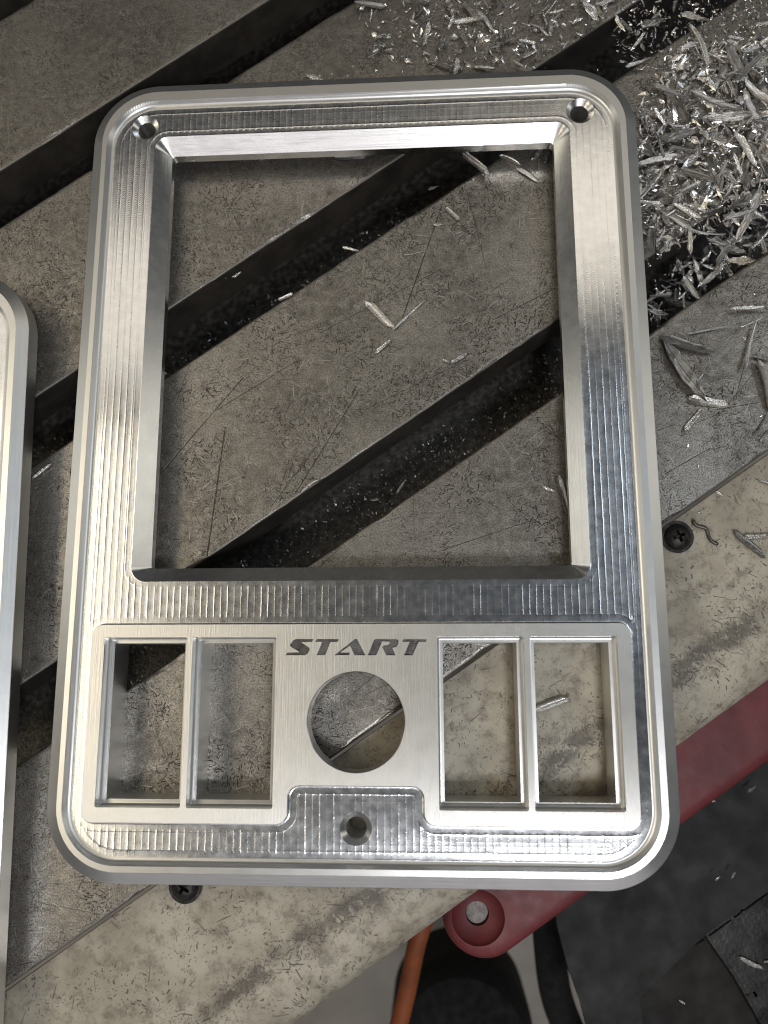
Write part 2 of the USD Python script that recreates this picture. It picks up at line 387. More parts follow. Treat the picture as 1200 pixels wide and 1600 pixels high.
# ------------------------------------------------------------------ the milled plates
def rr(x0, y0, x1, y1, r, seg=28):
    r = max(r, 0.01); out = []
    for cx, cy, a0 in ((x1 - r, y1 - r, 0), (x0 + r, y1 - r, 90), (x0 + r, y0 + r, 180), (x1 - r, y0 + r, 270)):
        for k in range(seg + 1):
            a = math.radians(a0 + 90 * k / seg); out.append((cx + r * math.cos(a), cy + r * math.sin(a)))
    return np.array(out)


def hullz(rings): return Manifold.hull_points(np.vstack([np.c_[np.asarray(r), np.full(len(r), z)] for r, z in rings]))
def box3(x0, y0, z0, x1, y1, z1): return Manifold.cube([x1 - x0, y1 - y0, z1 - z0]).translate([x0, y0, z0])
def inset(b, e, r): return rr(b[0] + e, b[1] + e, b[2] - e, b[3] - e, r - e)


OUT = (-70.5, -35.3, 70.8, 164.8)
DEP = 1.4
body = hullz([(inset(OUT, 2.75, 17), 0), (inset(OUT, 0.08, 17), -1.30), (inset(OUT, 0, 17), -1.42), (inset(OUT, 0, 17), -6)])
back = hullz([(inset(OUT, 5.5, 17), -5.9), (inset(OUT, 5.5, 17), -12)])
body = body + back
INN = (-66.2, -30.9, 66.2, 159.2)
fil = [(0.10, 0.0)] if False else []
rings = [(inset(INN, -0.9, 12.6), 0.8), (inset(INN, -0.10, 12.6), 0.0), (inset(INN, 0.0, 12.6), -0.10)]
rf = DEP - 0.1
for k in range(1, 9):
    a = math.pi / 2 * k / 8
    rings.append((inset(INN, rf * (1 - math.cos(a)), 12.6), -0.10 - rf * math.sin(a)))
cut = hullz(rings)
FLOOR_OUT = Polygon(inset(INN, rf, 12.6))
# the raised pad with its notch
pad2 = Polygon(rr(-62.1, -22.15, 62.1, 21.9, 2.6)).difference(Polygon([(-15.2, -40), (-15.2, -13.9), (15.2, -13.9), (15.2, -40)]))
pad2 = pad2.buffer(-2.6, quad_segs=12).buffer(5.2, quad_segs=12).buffer(-2.6, quad_segs=12).simplify(0.005)


def loft(poly, prof):
    """A solid whose outline at height z is the polygon grown by e, for (e, z) in prof; same number of points on each ring."""
    L = poly.exterior.length; n = int(L / 0.45)
    pts = np.array([poly.exterior.interpolate(L * k / n).coords[0] for k in range(n)])
    if not poly.exterior.is_ccw: pts = pts[::-1]
    t = np.roll(pts, -1, 0) - np.roll(pts, 1, 0); t /= np.linalg.norm(t, axis=1)[:, None]
    nr = np.c_[t[:, 1], -t[:, 0]]
    V = np.vstack([np.c_[pts + e * nr, np.full(n, z)] for e, z in prof]); F = []
    for r in range(len(prof) - 1):
        a = r * n + np.arange(n); b = r * n + (np.arange(n) + 1) % n
        F += [np.c_[a, b, b + n], np.c_[a, b + n, a + n]]
    cap0 = m3.triangulate([pts + prof[0][0] * nr]); cap1 = m3.triangulate([pts + prof[-1][0] * nr]) + (len(prof) - 1) * n
    F = np.vstack(F + [cap0[:, ::-1], cap1])
    return Manifold(m3.Mesh(V.astype(np.float32), F.astype(np.uint32)))


rs = 0.45
prof = [(rs + 0.02, -3.0), (rs + 0.02, -DEP - 0.001)]
for k in range(0, 7):
    a = math.pi / 2 * k / 6
    prof.append((rs * (1 - math.sin(a)), -DEP + 0.0 + rs * (1 - math.cos(a)))) if k else prof.append((rs, -DEP + 0.0005))
prof += [(0.0, -0.10), (-0.10, 0.0)]
pad = loft(pad2, prof)
body = (body - cut) + (pad ^ box3(-69, -34, -5, 69, 30, 0.01))
# screen window
W = (-54.1, 32.0, 54.1, 149.7)
body -= hullz([(inset(W, -1.0, 3.6), -DEP + 1.0), (inset(W, 0, 3.6), -DEP), (inset(W, 3.55, 3.75), -DEP - 3.55), (inset(W, 3.75, 4.0), -DEP - 3.75)])
LIP = (-50.5, 35.5, 50.5, 146.2)
body = body + box3(-62, 26, -7.4, 62, 156, -5.5) - hullz([(inset(W, 0, 3.6), -DEP - 0.001), (inset(W, 3.55, 3.75), -DEP - 3.55), (inset(W, 3.75, 4.0), -DEP - 3.75)])
body -= hullz([(rr(*LIP, 0.9, 6), -3), (rr(*LIP, 0.9, 6), -9)])
body -= hullz([(rr(-60, 27, 60, 155, 3), -13), (rr(-60, 27, 60, 155, 3), -7.4)])
# switch openings
OW, OH, OT = 19.45, 37.65, 18.85
OPEN = [(-58.9, OT), (-38.0, OT), (38.0 - OW, OT), (58.9 - OW, OT)]
for x, yt in OPEN:
    o = (x, yt - OH, x + OW, yt)
    body -= hullz([(inset(o, -0.06, 0.4), 0.3), (inset(o, 0, 0.3), -0.08), (inset(o, 0, 0.3), -2.9), (inset(o, 0.12, 0.3), -3.15), (inset(o, 0.35, 0.3), -3.35), (inset(o, 0.65, 0.3), -3.4)])
    body -= hullz([(inset(o, 1.25, 0.2), -2), (inset(o, 1.25, 0.2), -3.5), (inset(o, 1.35, 0.2), -3.6), (inset(o, 1.35, 0.2), -13)])
# start button hole, hollow beneath
body -= Manifold.cylinder(20, 11.0, 11.0, 128).translate([0, 0, -15])
body -= Manifold.cylinder(0.3, 11.0, 11.3, 128).translate([0, 0, -0.15])
body -= box3(-17, -20.5, -13, 17, 24, -6)
# screw holes with countersinks
HOLES = [(-57.0, 152.6), (57.0, 152.6), (0.0, -23.1)]
for x, y in HOLES:
    body -= Manifold.cylinder(1.75, 2.35, 4.1, 40).translate([x, y, -DEP - 1.25])
    body -= Manifold.cylinder(12, 2.35, 2.35, 40).translate([x, y, -13])
# engraved lettering, outlines as on the plate
GL = [[(55, 338), (365, 338), (405, 315), (440, 250), (437, 228), (420, 212), (302, 132), (475, 130), (500, 86), (225, 84), (182, 103), (135, 160), (132, 190), (160, 217), (290, 292), (85, 297)],
      [(545, 85), (893, 85), (880, 128), (765, 130), (680, 338), (545, 338), (635, 130), (520, 128)],
      [(820, 338), (1140, 86), (1178, 84), (1310, 338), (1140, 338), (1070, 190), (915, 295), (1070, 297), (1055, 335)],
      [(1345, 338), (1445, 97), (1470, 84), (1800, 84), (1828, 105), (1822, 158), (1795, 205), (1730, 226), (1780, 338), (1635, 338), (1570, 207), (1592, 186), (1660, 174), (1690, 150), (1685, 126), (1570, 122), (1480, 338)],
      [(1900, 86), (2270, 84), (2255, 128), (2140, 130), (2045, 339), (1910, 338), (2005, 128), (1885, 127)]]
letters = None
TXT = []
for gly in GL:
    q = Polygon([tuple(px(440 + u / 10, 990 + v / 10, TOP)[:2]) for u, v in gly]).buffer(0)
    q = q.buffer(-0.10).buffer(0.20, quad_segs=4).buffer(-0.10, quad_segs=4)
    TXT.append(q)
    pts = np.array(q.exterior.coords)[:-1]
    if not q.exterior.is_ccw: pts = pts[::-1]
    body -= Manifold.extrude(CrossSection([pts]), 1.0).translate([0, 0, -0.5])
TXTU = shapely.union_all(TXT)

v, f, n = meshkit.arrays(body, 18)
cen = v[f].mean(1); fn = np.cross(v[f[:, 1]] - v[f[:, 0]], v[f[:, 2]] - v[f[:, 0]]); fn /= np.maximum(np.linalg.norm(fn, axis=1), 1e-12)[:, None]
C2 = shapely.points(cen[:, 0], cen[:, 1])
inpad = shapely.contains(pad2.buffer(-0.02), C2)
inpadskirt = shapely.contains(pad2.buffer(rs + 0.05), C2) & ~inpad
infloor = shapely.contains(Polygon(inset(INN, -0.02, 12.6)), C2)
lab = np.zeros(len(f), int)                                   # 0 frame
up = fn[:, 2] > 0.02
lab[infloor & up & (cen[:, 2] > -DEP - 0.05) & (cen[:, 2] < -0.02)] = 1         # milled floor
lab[(inpadskirt | inpad) & up & (cen[:, 2] > -DEP - 0.01)] = np.where(inpad, 2, 1)[(inpadskirt | inpad) & up & (cen[:, 2] > -DEP - 0.01)]
lab[(lab == 1) & (cen[:, 2] > -DEP + 0.002) & ~inpadskirt] = 7
win = (np.abs(cen[:, 0]) < 54.2) & (cen[:, 1] > 31.9) & (cen[:, 1] < 149.8) & (cen[:, 2] < -DEP - 0.02) & (cen[:, 2] > -7.39)
lab[win & (fn[:, 2] > -0.1)] = 3
for x, y in HOLES:
    lab[(np.hypot(cen[:, 0] - x, cen[:, 1] - y) < 3.75) & (cen[:, 2] < -DEP - 0.01) & (cen[:, 2] > -DEP - 1.3)] = 4
lab[shapely.contains(TXTU.buffer(0.05), C2) & (cen[:, 2] < -0.005) & (cen[:, 2] > -0.55)] = 6
for k, (x, yt) in enumerate(OPEN):
    lab[(cen[:, 0] > x - 0.02) & (cen[:, 0] < x + OW + 0.02) & (cen[:, 1] < yt + 0.02) & (cen[:, 1] > yt - OH - 0.02) & (cen[:, 2] < -0.1)] = 10 + k
lab[(np.hypot(cen[:, 0], cen[:, 1]) < 11.1) & (cen[:, 2] < -0.1) & (cen[:, 2] > -6.1)] = 5
edge_lines = shapely.union_all([FLOOR_OUT.exterior, Polygon(rr(*W, 3.6)).exterior, pad2.buffer(rs).exterior])


def sub(sel):
    ff = f[sel]; u, inv = np.unique(ff, return_inverse=True)
    return v[u], inv.reshape(-1, 3), n[u]


plate = thing('control_panel', 'complete silver milled aluminium control panel with START engraving above a round button hole', 'control panel', None, (0, 0, TOP))


def part(name, sel, mat, attr=False, **kw):
    if not sel.any(): return
    a, b, c = sub(sel)
    if attr:                                   # the flat floor is cut finer so that the distance to its edges reads well
        flat = (np.abs(a[b][:, :, 2] + DEP) < 2e-3).all(1)
        fv, ff = trimesh.remesh.subdivide_to_size(a, b[flat], 1.2, max_iter=12)
        b2 = b[~flat]; u2, i2 = np.unique(b2, return_inverse=True)
        b = np.vstack([ff, i2.reshape(-1, 3) + len(fv)]); c = np.vstack([np.tile([0, 0, 1.0], (len(fv), 1)), c[u2]]); a = np.vstack([fv, a[u2]])
    at = {'edge_distance': shapely.distance(edge_lines, shapely.points(a[:, 0], a[:, 1]))} if attr else None
    if name == 'recess_wall':                  # exact normals of the coved wall
        core = np.clip(a[:, :2], [INN[0] + 12.6, INN[1] + 12.6], [INN[2] - 12.6, INN[3] - 12.6])
        dr = a[:, :2] - core; dr /= np.maximum(np.linalg.norm(dr, axis=1), 1e-9)[:, None]
        sa = np.clip((-a[:, 2] - 0.10) / rf, 0, 1); ca = np.sqrt(1 - sa ** 2)
        cov = a[:, 2] < -0.099
        c = np.where(cov[:, None], np.c_[-dr * ca[:, None], sa], np.c_[-dr * 0.7, np.full(len(a), 0.7)])
    put(name, (a * MM, b, c), mat, plate, attrs=at, **kw)


part('frame', lab == 0, M_FRAME)
part('milled_recess', lab == 1, M_FLOOR, True)
part('recess_wall', lab == 7, M_FRAME)
part('switch_pad', lab == 2, M_PAD)
part('window_bevel', lab == 3, M_BEVEL)
for x, y in HOLES:
    part('countersunk_hole', (lab == 4) & (np.hypot(cen[:, 0] - x, cen[:, 1] - y) < 4), M_BEVEL)
part('button_hole', lab == 5, M_BEVEL)
for k, c in enumerate('START'):
    part('engraved_letter', (lab == 6) & shapely.contains(TXT[k].buffer(0.06), C2), M_ENGR, label=f'engraved letter {c} of the word START')
for k in range(4): part('switch_opening', lab == 10 + k, M_FRAME)

# the second plate, cut off by the left edge of the picture
p2 = UsdGeom.Xform.Define(stage, '/World/' + numbered('control_panel'))
p2.AddTransformOp().Set(Gf.Matrix4d().SetRotate(Gf.Rotation(Gf.Vec3d(0, 0, 1), 1.75)) * Gf.Matrix4d().SetTranslate(Gf.Vec3d(-0.1503, -0.0543, TOP)))
p2.GetPrim().GetReferences().AddInternalReference(plate.GetPath())
p2.GetPrim().SetInstanceable(True)
keys(p2.GetPrim(), 'second silver aluminium panel, mostly cut off at the left edge, only its rounded rim showing', 'control panel')

# ------------------------------------------------------------------ the cream cover beside the table
def cover():
    us = np.arange(-200, 260, 2.0)
    prof = [(-4.5, -3.2), (-4.5, -1.0), (-4.7, -0.8)] + [(x, -0.8) for x in np.linspace(-8, -38.5, 12)]
    for k in range(1, 13):
        a = math.radians(80 * k / 12); prof.append((-38.5 - 11 * math.sin(a), -0.8 - 11 * (1 - math.cos(a))))
    prof += [(-49.6, -12), (-49.7, -24), (-48, -24), (-47, -12), (-38.5, -4.5), (-8, -3.2)]
    P = np.array(prof); nn = len(P)
    V = (us[:, None, None] * np.r_[SU, 0] + P[None, :, :1] * np.r_[SN, 0] + P[None, :, 1:] * np.array([0, 0, 1.0]))
    V[:, :, 2] += 0.25 * (fbm(us[:, None] * 0.03, P[None, :, 0] * 0.05, 0, 3, 3) - 0.5)
    i, j = np.meshgrid(np.arange(len(us) - 1), np.arange(nn), indexing='ij'); k = (j + 1) % nn
    q = np.stack([i * nn + j, i * nn + k, (i + 1) * nn + k, (i + 1) * nn + j], -1).reshape(-1, 4)
    m = trimesh.Trimesh(V.reshape(-1, 3) * MM, np.vstack([q[:, [0, 1, 2]], q[:, [0, 2, 3]]]), process=False); m.fix_normals()
    return m


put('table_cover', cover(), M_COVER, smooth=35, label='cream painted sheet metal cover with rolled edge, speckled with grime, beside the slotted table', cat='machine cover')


# screws on the cover
def screw(label, x, y, rot):
    t = thing('cross_head_screw', label, 'screw', None, (x * MM, y * MM, -0.0008), rot)
    pr = [(0, 2.2), (1.1, 2.15), (1.9, 1.9), (2.6, 1.4), (3.1, 0.75), (3.3, 0.25), (3.35, 0.0), (3.35, -0.6), (0, -0.6)]
    head = trimesh.creation.revolve(np.array(pr)[::-1], sections=40)
    hm = Manifold(m3.Mesh(head.vertices.astype(np.float32), head.faces.astype(np.uint32)))
    if hm.volume() < 0: hm = Manifold(m3.Mesh(head.vertices.astype(np.float32), head.faces[:, ::-1].astype(np.uint32)))
    cr = None
    for a in (0, 90):
        arm = hullz([(rr(-1.9, -0.42, 1.9, 0.42, 0.3, 4), 2.6), (rr(-0.8, -0.28, 0.8, 0.28, 0.2, 4), 0.7)]).rotate([0, 0, a])
        cr = arm if cr is None else cr + arm
    hm = hm - cr
    mv, mf, mn = meshkit.arrays(hm, 30)
    put('screw_head', (mv * MM, mf, mn), M_SCREW, t)
    w = trimesh.creation.annulus(3.0, 3.95, 0.5, sections=40); w.apply_translation([0, 0, 0.25]); w.apply_scale(MM)
    put('washer', w, M_SCREW, t, smooth=30)


p = px(1060, 838, 0.0005); screw('black cross head screw on the cream cover, fully visible right of the main panel', p[0], p[1], 20)
p = px(288, 1386, 0.0005); screw('black cross head screw half hidden under the bottom edge of the panel', p[0], p[1], 55)

# ------------------------------------------------------------------ things below the table edge
def poly_px(pts, z): return [tuple(px(u, w, z * MM)[:2]) for u, w in pts]


def plate_z(pts, z, t, r=0.0):
    q = Polygon(pts).buffer(0)
    if r: q = q.buffer(-r).buffer(2 * r, quad_segs=10).buffer(-r, quad_segs=10)
    c = np.array(q.exterior.coords)[:-1]
    if not q.exterior.is_ccw: c = c[::-1]
    return q, c


# red bar: rounded end, bolt hole in a dished recess
zr = -16.0
e0 = px(757, 1432, zr * MM)[:2]
dirv = SU
L0 = 150.0; rad = 10.4


def stad(gr): return shapely.LineString([e0, e0 + dirv * L0]).buffer(rad + gr, quad_segs=24)


rings = []
for e, z in ((-3.2, 0), (-1.4, -0.5), (-0.4, -1.6), (0, -3.2), (0, -11)):
    rings.append((np.array(stad(e).exterior.coords)[:-1], zr + z))
bar = hullz(rings)
h0 = px(747, 1434, zr * MM)[:2]
bar -= Manifold.sphere(1.0, 96).scale([6.6, 6.6, 4.2]).translate([*h0, zr + 0.4])
bar -= Manifold.cylinder(9, 2.9, 2.9, 48).translate([*h0, zr - 12])
rb = thing('red_bar', 'red plastic bar with a rounded end and recessed bolt hole, below the cream cover edge', 'red bar')
mv, mf, mn = meshkit.arrays(bar, 40)
put('bar_body', (mv * MM, mf, mn), M_RED, rb)
bt = trimesh.creation.cylinder(2.7, 1.0, sections=40); bt.apply_translation([*h0, zr - 5.0]); bt.apply_scale(MM)
put('bolt', bt, plain('bolt_grey', (0.13, 0.115, 0.105), 0.5, 0.3, 0.1, 0.3), rb, smooth=30)

# dark grey rubber sheet with rounded lower corner, right
def prism(pts, z, t, bev=1.0):
    c = np.array(pts, float); q = Polygon(c).buffer(0)
    rings = []
    solid = None
    for e, dz in ((0, -bev), (-bev, 0)): pass
    a = CrossSection([c if Polygon(c).exterior.is_ccw else c[::-1]])
    lo = Manifold.extrude(a, t - bev).translate([0, 0, z - t])
    hi = Manifold.extrude(a.offset(-bev, m3.JoinType.Round, 2.0, 24), bev).translate([0, 0, z - bev - 0.001])
    return lo + hi


def sheet_z(pts, z, t, amp, seed, sub=4.0):
    """A sagging sheet: outline pts (mm), top at about z."""
    q = Polygon(pts).buffer(-3).buffer(3, quad_segs=10)
    c = np.array(q.exterior.coords)[:-1]; c = c if q.exterior.is_ccw else c[::-1]
    m = Manifold.extrude(CrossSection([c]), t).translate([0, 0, z - t]).refine_to_length(sub)

    def w(p):
        p = np.array(p); p[:, 2] += amp * (fbm(p[:, 0] * 0.02, p[:, 1] * 0.02, 0, 3, seed) - 0.5) * 2; return p
    return m.warp_batch(w)


def putm(name, man, mat, parent=None, ang=35, **kw):
    mv, mf, mn = meshkit.arrays(man, ang)
    return put(name, (mv * MM, mf, mn), mat, parent, **kw)


zg = -60.0
gp = poly_px([(866, 1400), (872, 1450), (890, 1520), (908, 1570), (930, 1660), (1010, 1640), (1000, 1560), (1115, 1455), (1230, 1380), (1500, 1150), (1500, 800), (1250, 1000), (1000, 1180), (880, 1300)], zg)
putm('rubber_way_cover', sheet_z(gp, zg, 3, 2.5, 5), M_GREY, label='dark grey dusty rubber cover sheet lying below the panel, lower right', cat='rubber cover')
zb = -72.0
bp_ = poly_px([(900, 1500), (960, 1555), (1102, 1464), (1150, 1530), (1192, 1606), (1260, 1750), (900, 1750)], zb)
bp_ = poly_px([(940, 1560), (1102, 1464), (1150, 1530), (1192, 1606), (1260, 1750), (960, 1750)], zb)
putm('brown_plate', prism(bp_, zb, 6, 0.6), M_BROWN, label='dark brown steel plate in the lower right corner, beside the ribbed steel block', cat='steel plate')
zs = -66.0
blk = thing('steel_block', 'worn grey steel block with scored lines at the right edge, lower corner', 'steel block')
sp = poly_px([(1103, 1462), (1240, 1362), (1500, 1500), (1400, 1750), (1262, 1750), (1192, 1604), (1150, 1530)], zs)
putm('block_body', prism(sp, zs, 20, 0.8), M_STEEL, blk)
for (a, b, wd) in (((1142, 1432), (1200, 1520), 0.6), ((1160, 1424), (1215, 1500), 0.5), ((1120, 1455), (1190, 1570), 0.4), ((1170, 1560), (1240, 1510), 0.8)):
    A, Bp = np.array(px(*a, zs * MM)[:2]), np.array(px(*b, zs * MM)[:2])
    ln = shapely.LineString([A, Bp]).buffer(wd, cap_style='flat')
    c = np.array(ln.exterior.coords)[:-1]; c = c if ln.exterior.is_ccw else c[::-1]
    putm('ridge', Manifold.extrude(CrossSection([c]), 1.0).translate([0, 0, zs - 0.85]), M_STEEL, blk)


def tube(path, r, sec=20):
    P = np.array(path, float)
    from scipy.interpolate import CubicSpline
    t = np.linspace(0, 1, len(P)); P = CubicSpline(t, P)(np.linspace(0, 1, 40))
    T = np.gradient(P, axis=0); T /= np.linalg.norm(T, axis=1)[:, None]
    a = np.array([0, 0, 1.0]); V = []
    for p_, t_ in zip(P, T):
        x = np.cross(a, t_); x /= np.linalg.norm(x); y = np.cross(t_, x)
        for k in range(sec):
            an = 2 * math.pi * k / sec; V.append(p_ + r * (math.cos(an) * x + math.sin(an) * y))
    F = []
    for i in range(len(P) - 1):
        for k in range(sec):
            q = [i * sec + k, i * sec + (k + 1) % sec, (i + 1) * sec + (k + 1) % sec, (i + 1) * sec + k]; F += [[q[0], q[1], q[2]], [q[0], q[2], q[3]]]
    n0 = len(V); V += [P[0], P[-1]]
    for k in range(sec): F += [[n0, (k + 1) % sec, k], [n0 + 1, (len(P) - 1) * sec + k, (len(P) - 1) * sec + (k + 1) % sec]]
    m = trimesh.Trimesh(np.array(V) * MM, F, process=False); m.fix_normals(); return m


put('orange_cable', tube([px(u, w, z * MM) for u, w, z in ((690, 1380, -70), (668, 1425, -72), (650, 1480, -75), (638, 1540, -80), (618, 1620, -84), (590, 1720, -88))], 2.9),
    M_ORANGE, smooth=True, label='orange cable hanging down beside the red bar at the bottom edge', cat='cable')
put('black_hose', tube([px(u, w, z * MM) for u, w, z in ((850, 1400, -105), (858, 1470, -110), (866, 1540, -114), (885, 1600, -120), (930, 1700, -126))], 5.6),
    M_BLACK, smooth=True, label='thin black hose running down left of the dark grey rubber sheet', cat='hose')
zk = -150.0
bk = trimesh.creation.revolve(np.array([(0, 12), (14, 11.4), (24, 8), (28, 1), (28.4, -10), (28.4, -40), (0, -40)])[::-1], sections=64)
c0 = px(722, 1620, zk * MM); bk.apply_translation(c0); bk.apply_scale(MM); bk.fix_normals()
put('rubber_boot', bk, M_BLACK, smooth=35, label='round black rubber boot low behind the red bar at the bottom edge', cat='rubber boot')

# ------------------------------------------------------------------ aluminium chips
def chip_mesh(kind, seed):
    """A milling chip about 1 unit long along x: a stiff sliver with staggered layers, blunt or torn ends and a slight curl."""
    r = np.random.default_rng(seed)
    ns, nw = (11, 7) if kind in ('sliver', 'shard') else (11, 4)
    s = np.linspace(-0.5, 0.5, ns); w = np.linspace(-1, 1, nw)
    S, Wd = np.meshgrid(s, w, indexing='ij')
    wid = {'sliver': r.uniform(.06, .10), 'leaf': r.uniform(.08, .14), 'needle': .035, 'shard': r.uniform(.13, .21), 'curl': .075}[kind]
    tip = r.uniform(0.0, 0.65) if kind != 'needle' else 1.0                       # how far one end tapers to a point
    taper = 1 - tip * np.clip(S + 0.5, 0, 1) ** r.uniform(1.0, 2.5) * 0.9
    end = np.clip((0.5 - np.abs(S)) * r.uniform(7, 20), 0.35, 1)
    rag = 1 + (0.30 if kind in ('sliver', 'shard') else 0.10) * (r.random((ns, 2)) - 0.5)
    half = wid * taper * end * np.where(Wd > 0, rag[:, :1], rag[:, 1:])
    y = half * Wd + r.uniform(-.25, .25) * S ** 2 * (2.0 if kind == 'curl' else 0.5)
    skew = r.uniform(-.8, .8) * wid
    x = S + skew * Wd
    bend = r.uniform(-.35, .35) * (2.2 if kind == 'curl' else 1)
    z = bend * S ** 2 + r.uniform(-.6, .6) * S * half * Wd + r.choice([-.5, .35]) * half * (1 - Wd ** 2)
    if kind in ('sliver', 'shard'):
        lay = np.where(np.arange(nw) % 2, 1.0, 0.0) * r.uniform(.25, .45) * wid * (0.5 + r.random(nw))
        z = z + lay[None] * (0.6 + 0.6 * r.random((ns, nw))) + 0.012 * r.random((ns, nw))
        x = x + 0.16 * (r.random(nw) - 0.5)[None] * np.abs(S * 2) ** 2 * np.sign(S)
        if r.random() < .5: z = z + wid * 0.22 * (np.arange(ns) % 2)[:, None] * (r.random((ns, 1)) > .3)
    else:
        z = z + 0.008 * r.random((ns, nw)); x = x + 0.02 * (r.random((ns, nw)) - 0.5)
    T = np.stack([x, y, z], -1).reshape(-1, 3); Bt = T - [0, 0, 0.03 if kind != 'leaf' else 0.016]
    i, j = np.meshgrid(np.arange(ns - 1), np.arange(nw - 1), indexing='ij')
    q = np.stack([i * nw + j, (i + 1) * nw + j, (i + 1) * nw + j + 1, i * nw + j + 1], -1).reshape(-1, 4)
    n_ = ns * nw
    ft = np.vstack([q[:, [0, 1, 2]], q[:, [0, 2, 3]]]); fb = ft[:, ::-1] + n_
    rim = list(range(nw)) + [k * nw + nw - 1 for k in range(1, ns)] + [(ns - 1) * nw + k for k in range(nw - 2, -1, -1)] + [k * nw for k in range(ns - 2, 0, -1)]
    fs = []
    for a, b in zip(rim, rim[1:] + rim[:1]): fs += [[a, b + n_, b], [a, a + n_, b + n_]]
    m = trimesh.Trimesh(np.vstack([T, Bt]), np.vstack([ft, fb, fs]), process=False)
    m.apply_translation([0, 0, -m.bounds[0][2]])
    return m


KINDS = ['sliver', 'sliver', 'leaf', 'shard', 'needle', 'curl', 'sliver', 'leaf', 'shard', 'sliver', 'leaf', 'curl', 'sliver', 'shard']
PROTO = [(k, chip_mesh(k, 100 + i)) for i, k in enumerate(KINDS)]
for i, (k, m) in enumerate(PROTO):
    c = stage.CreateClassPrim(f'/chip_shape_{i:02d}')
    g = usdkit.mesh(stage, f'/chip_shape_{i:02d}/sliver', m, M_CHIP)
BY = {}
for i, k in enumerate(KINDS): BY.setdefault(k, []).append(i)


def rotm(az, pitch, roll):
    return trimesh.transformations.euler_matrix(roll, pitch, az, 'sxyz')[:3, :3]


def chip(i, pos_mm, length, az, pitch, roll, label, group=None):
    x = UsdGeom.Xform.Define(stage, '/World/' + numbered('aluminium_chip'))
    A = rotm(az, pitch, roll).T * length * MM
    x.AddTransformOp().Set(Gf.Matrix4d(*A[0], 0, *A[1], 0, *A[2], 0, *(np.array(pos_mm) * MM), 1))
    x.GetPrim().GetReferences().AddInternalReference(f'/chip_shape_{i:02d}')
    x.GetPrim().SetInstanceable(True)
    keys(x.GetPrim(), label, 'metal chip', group)


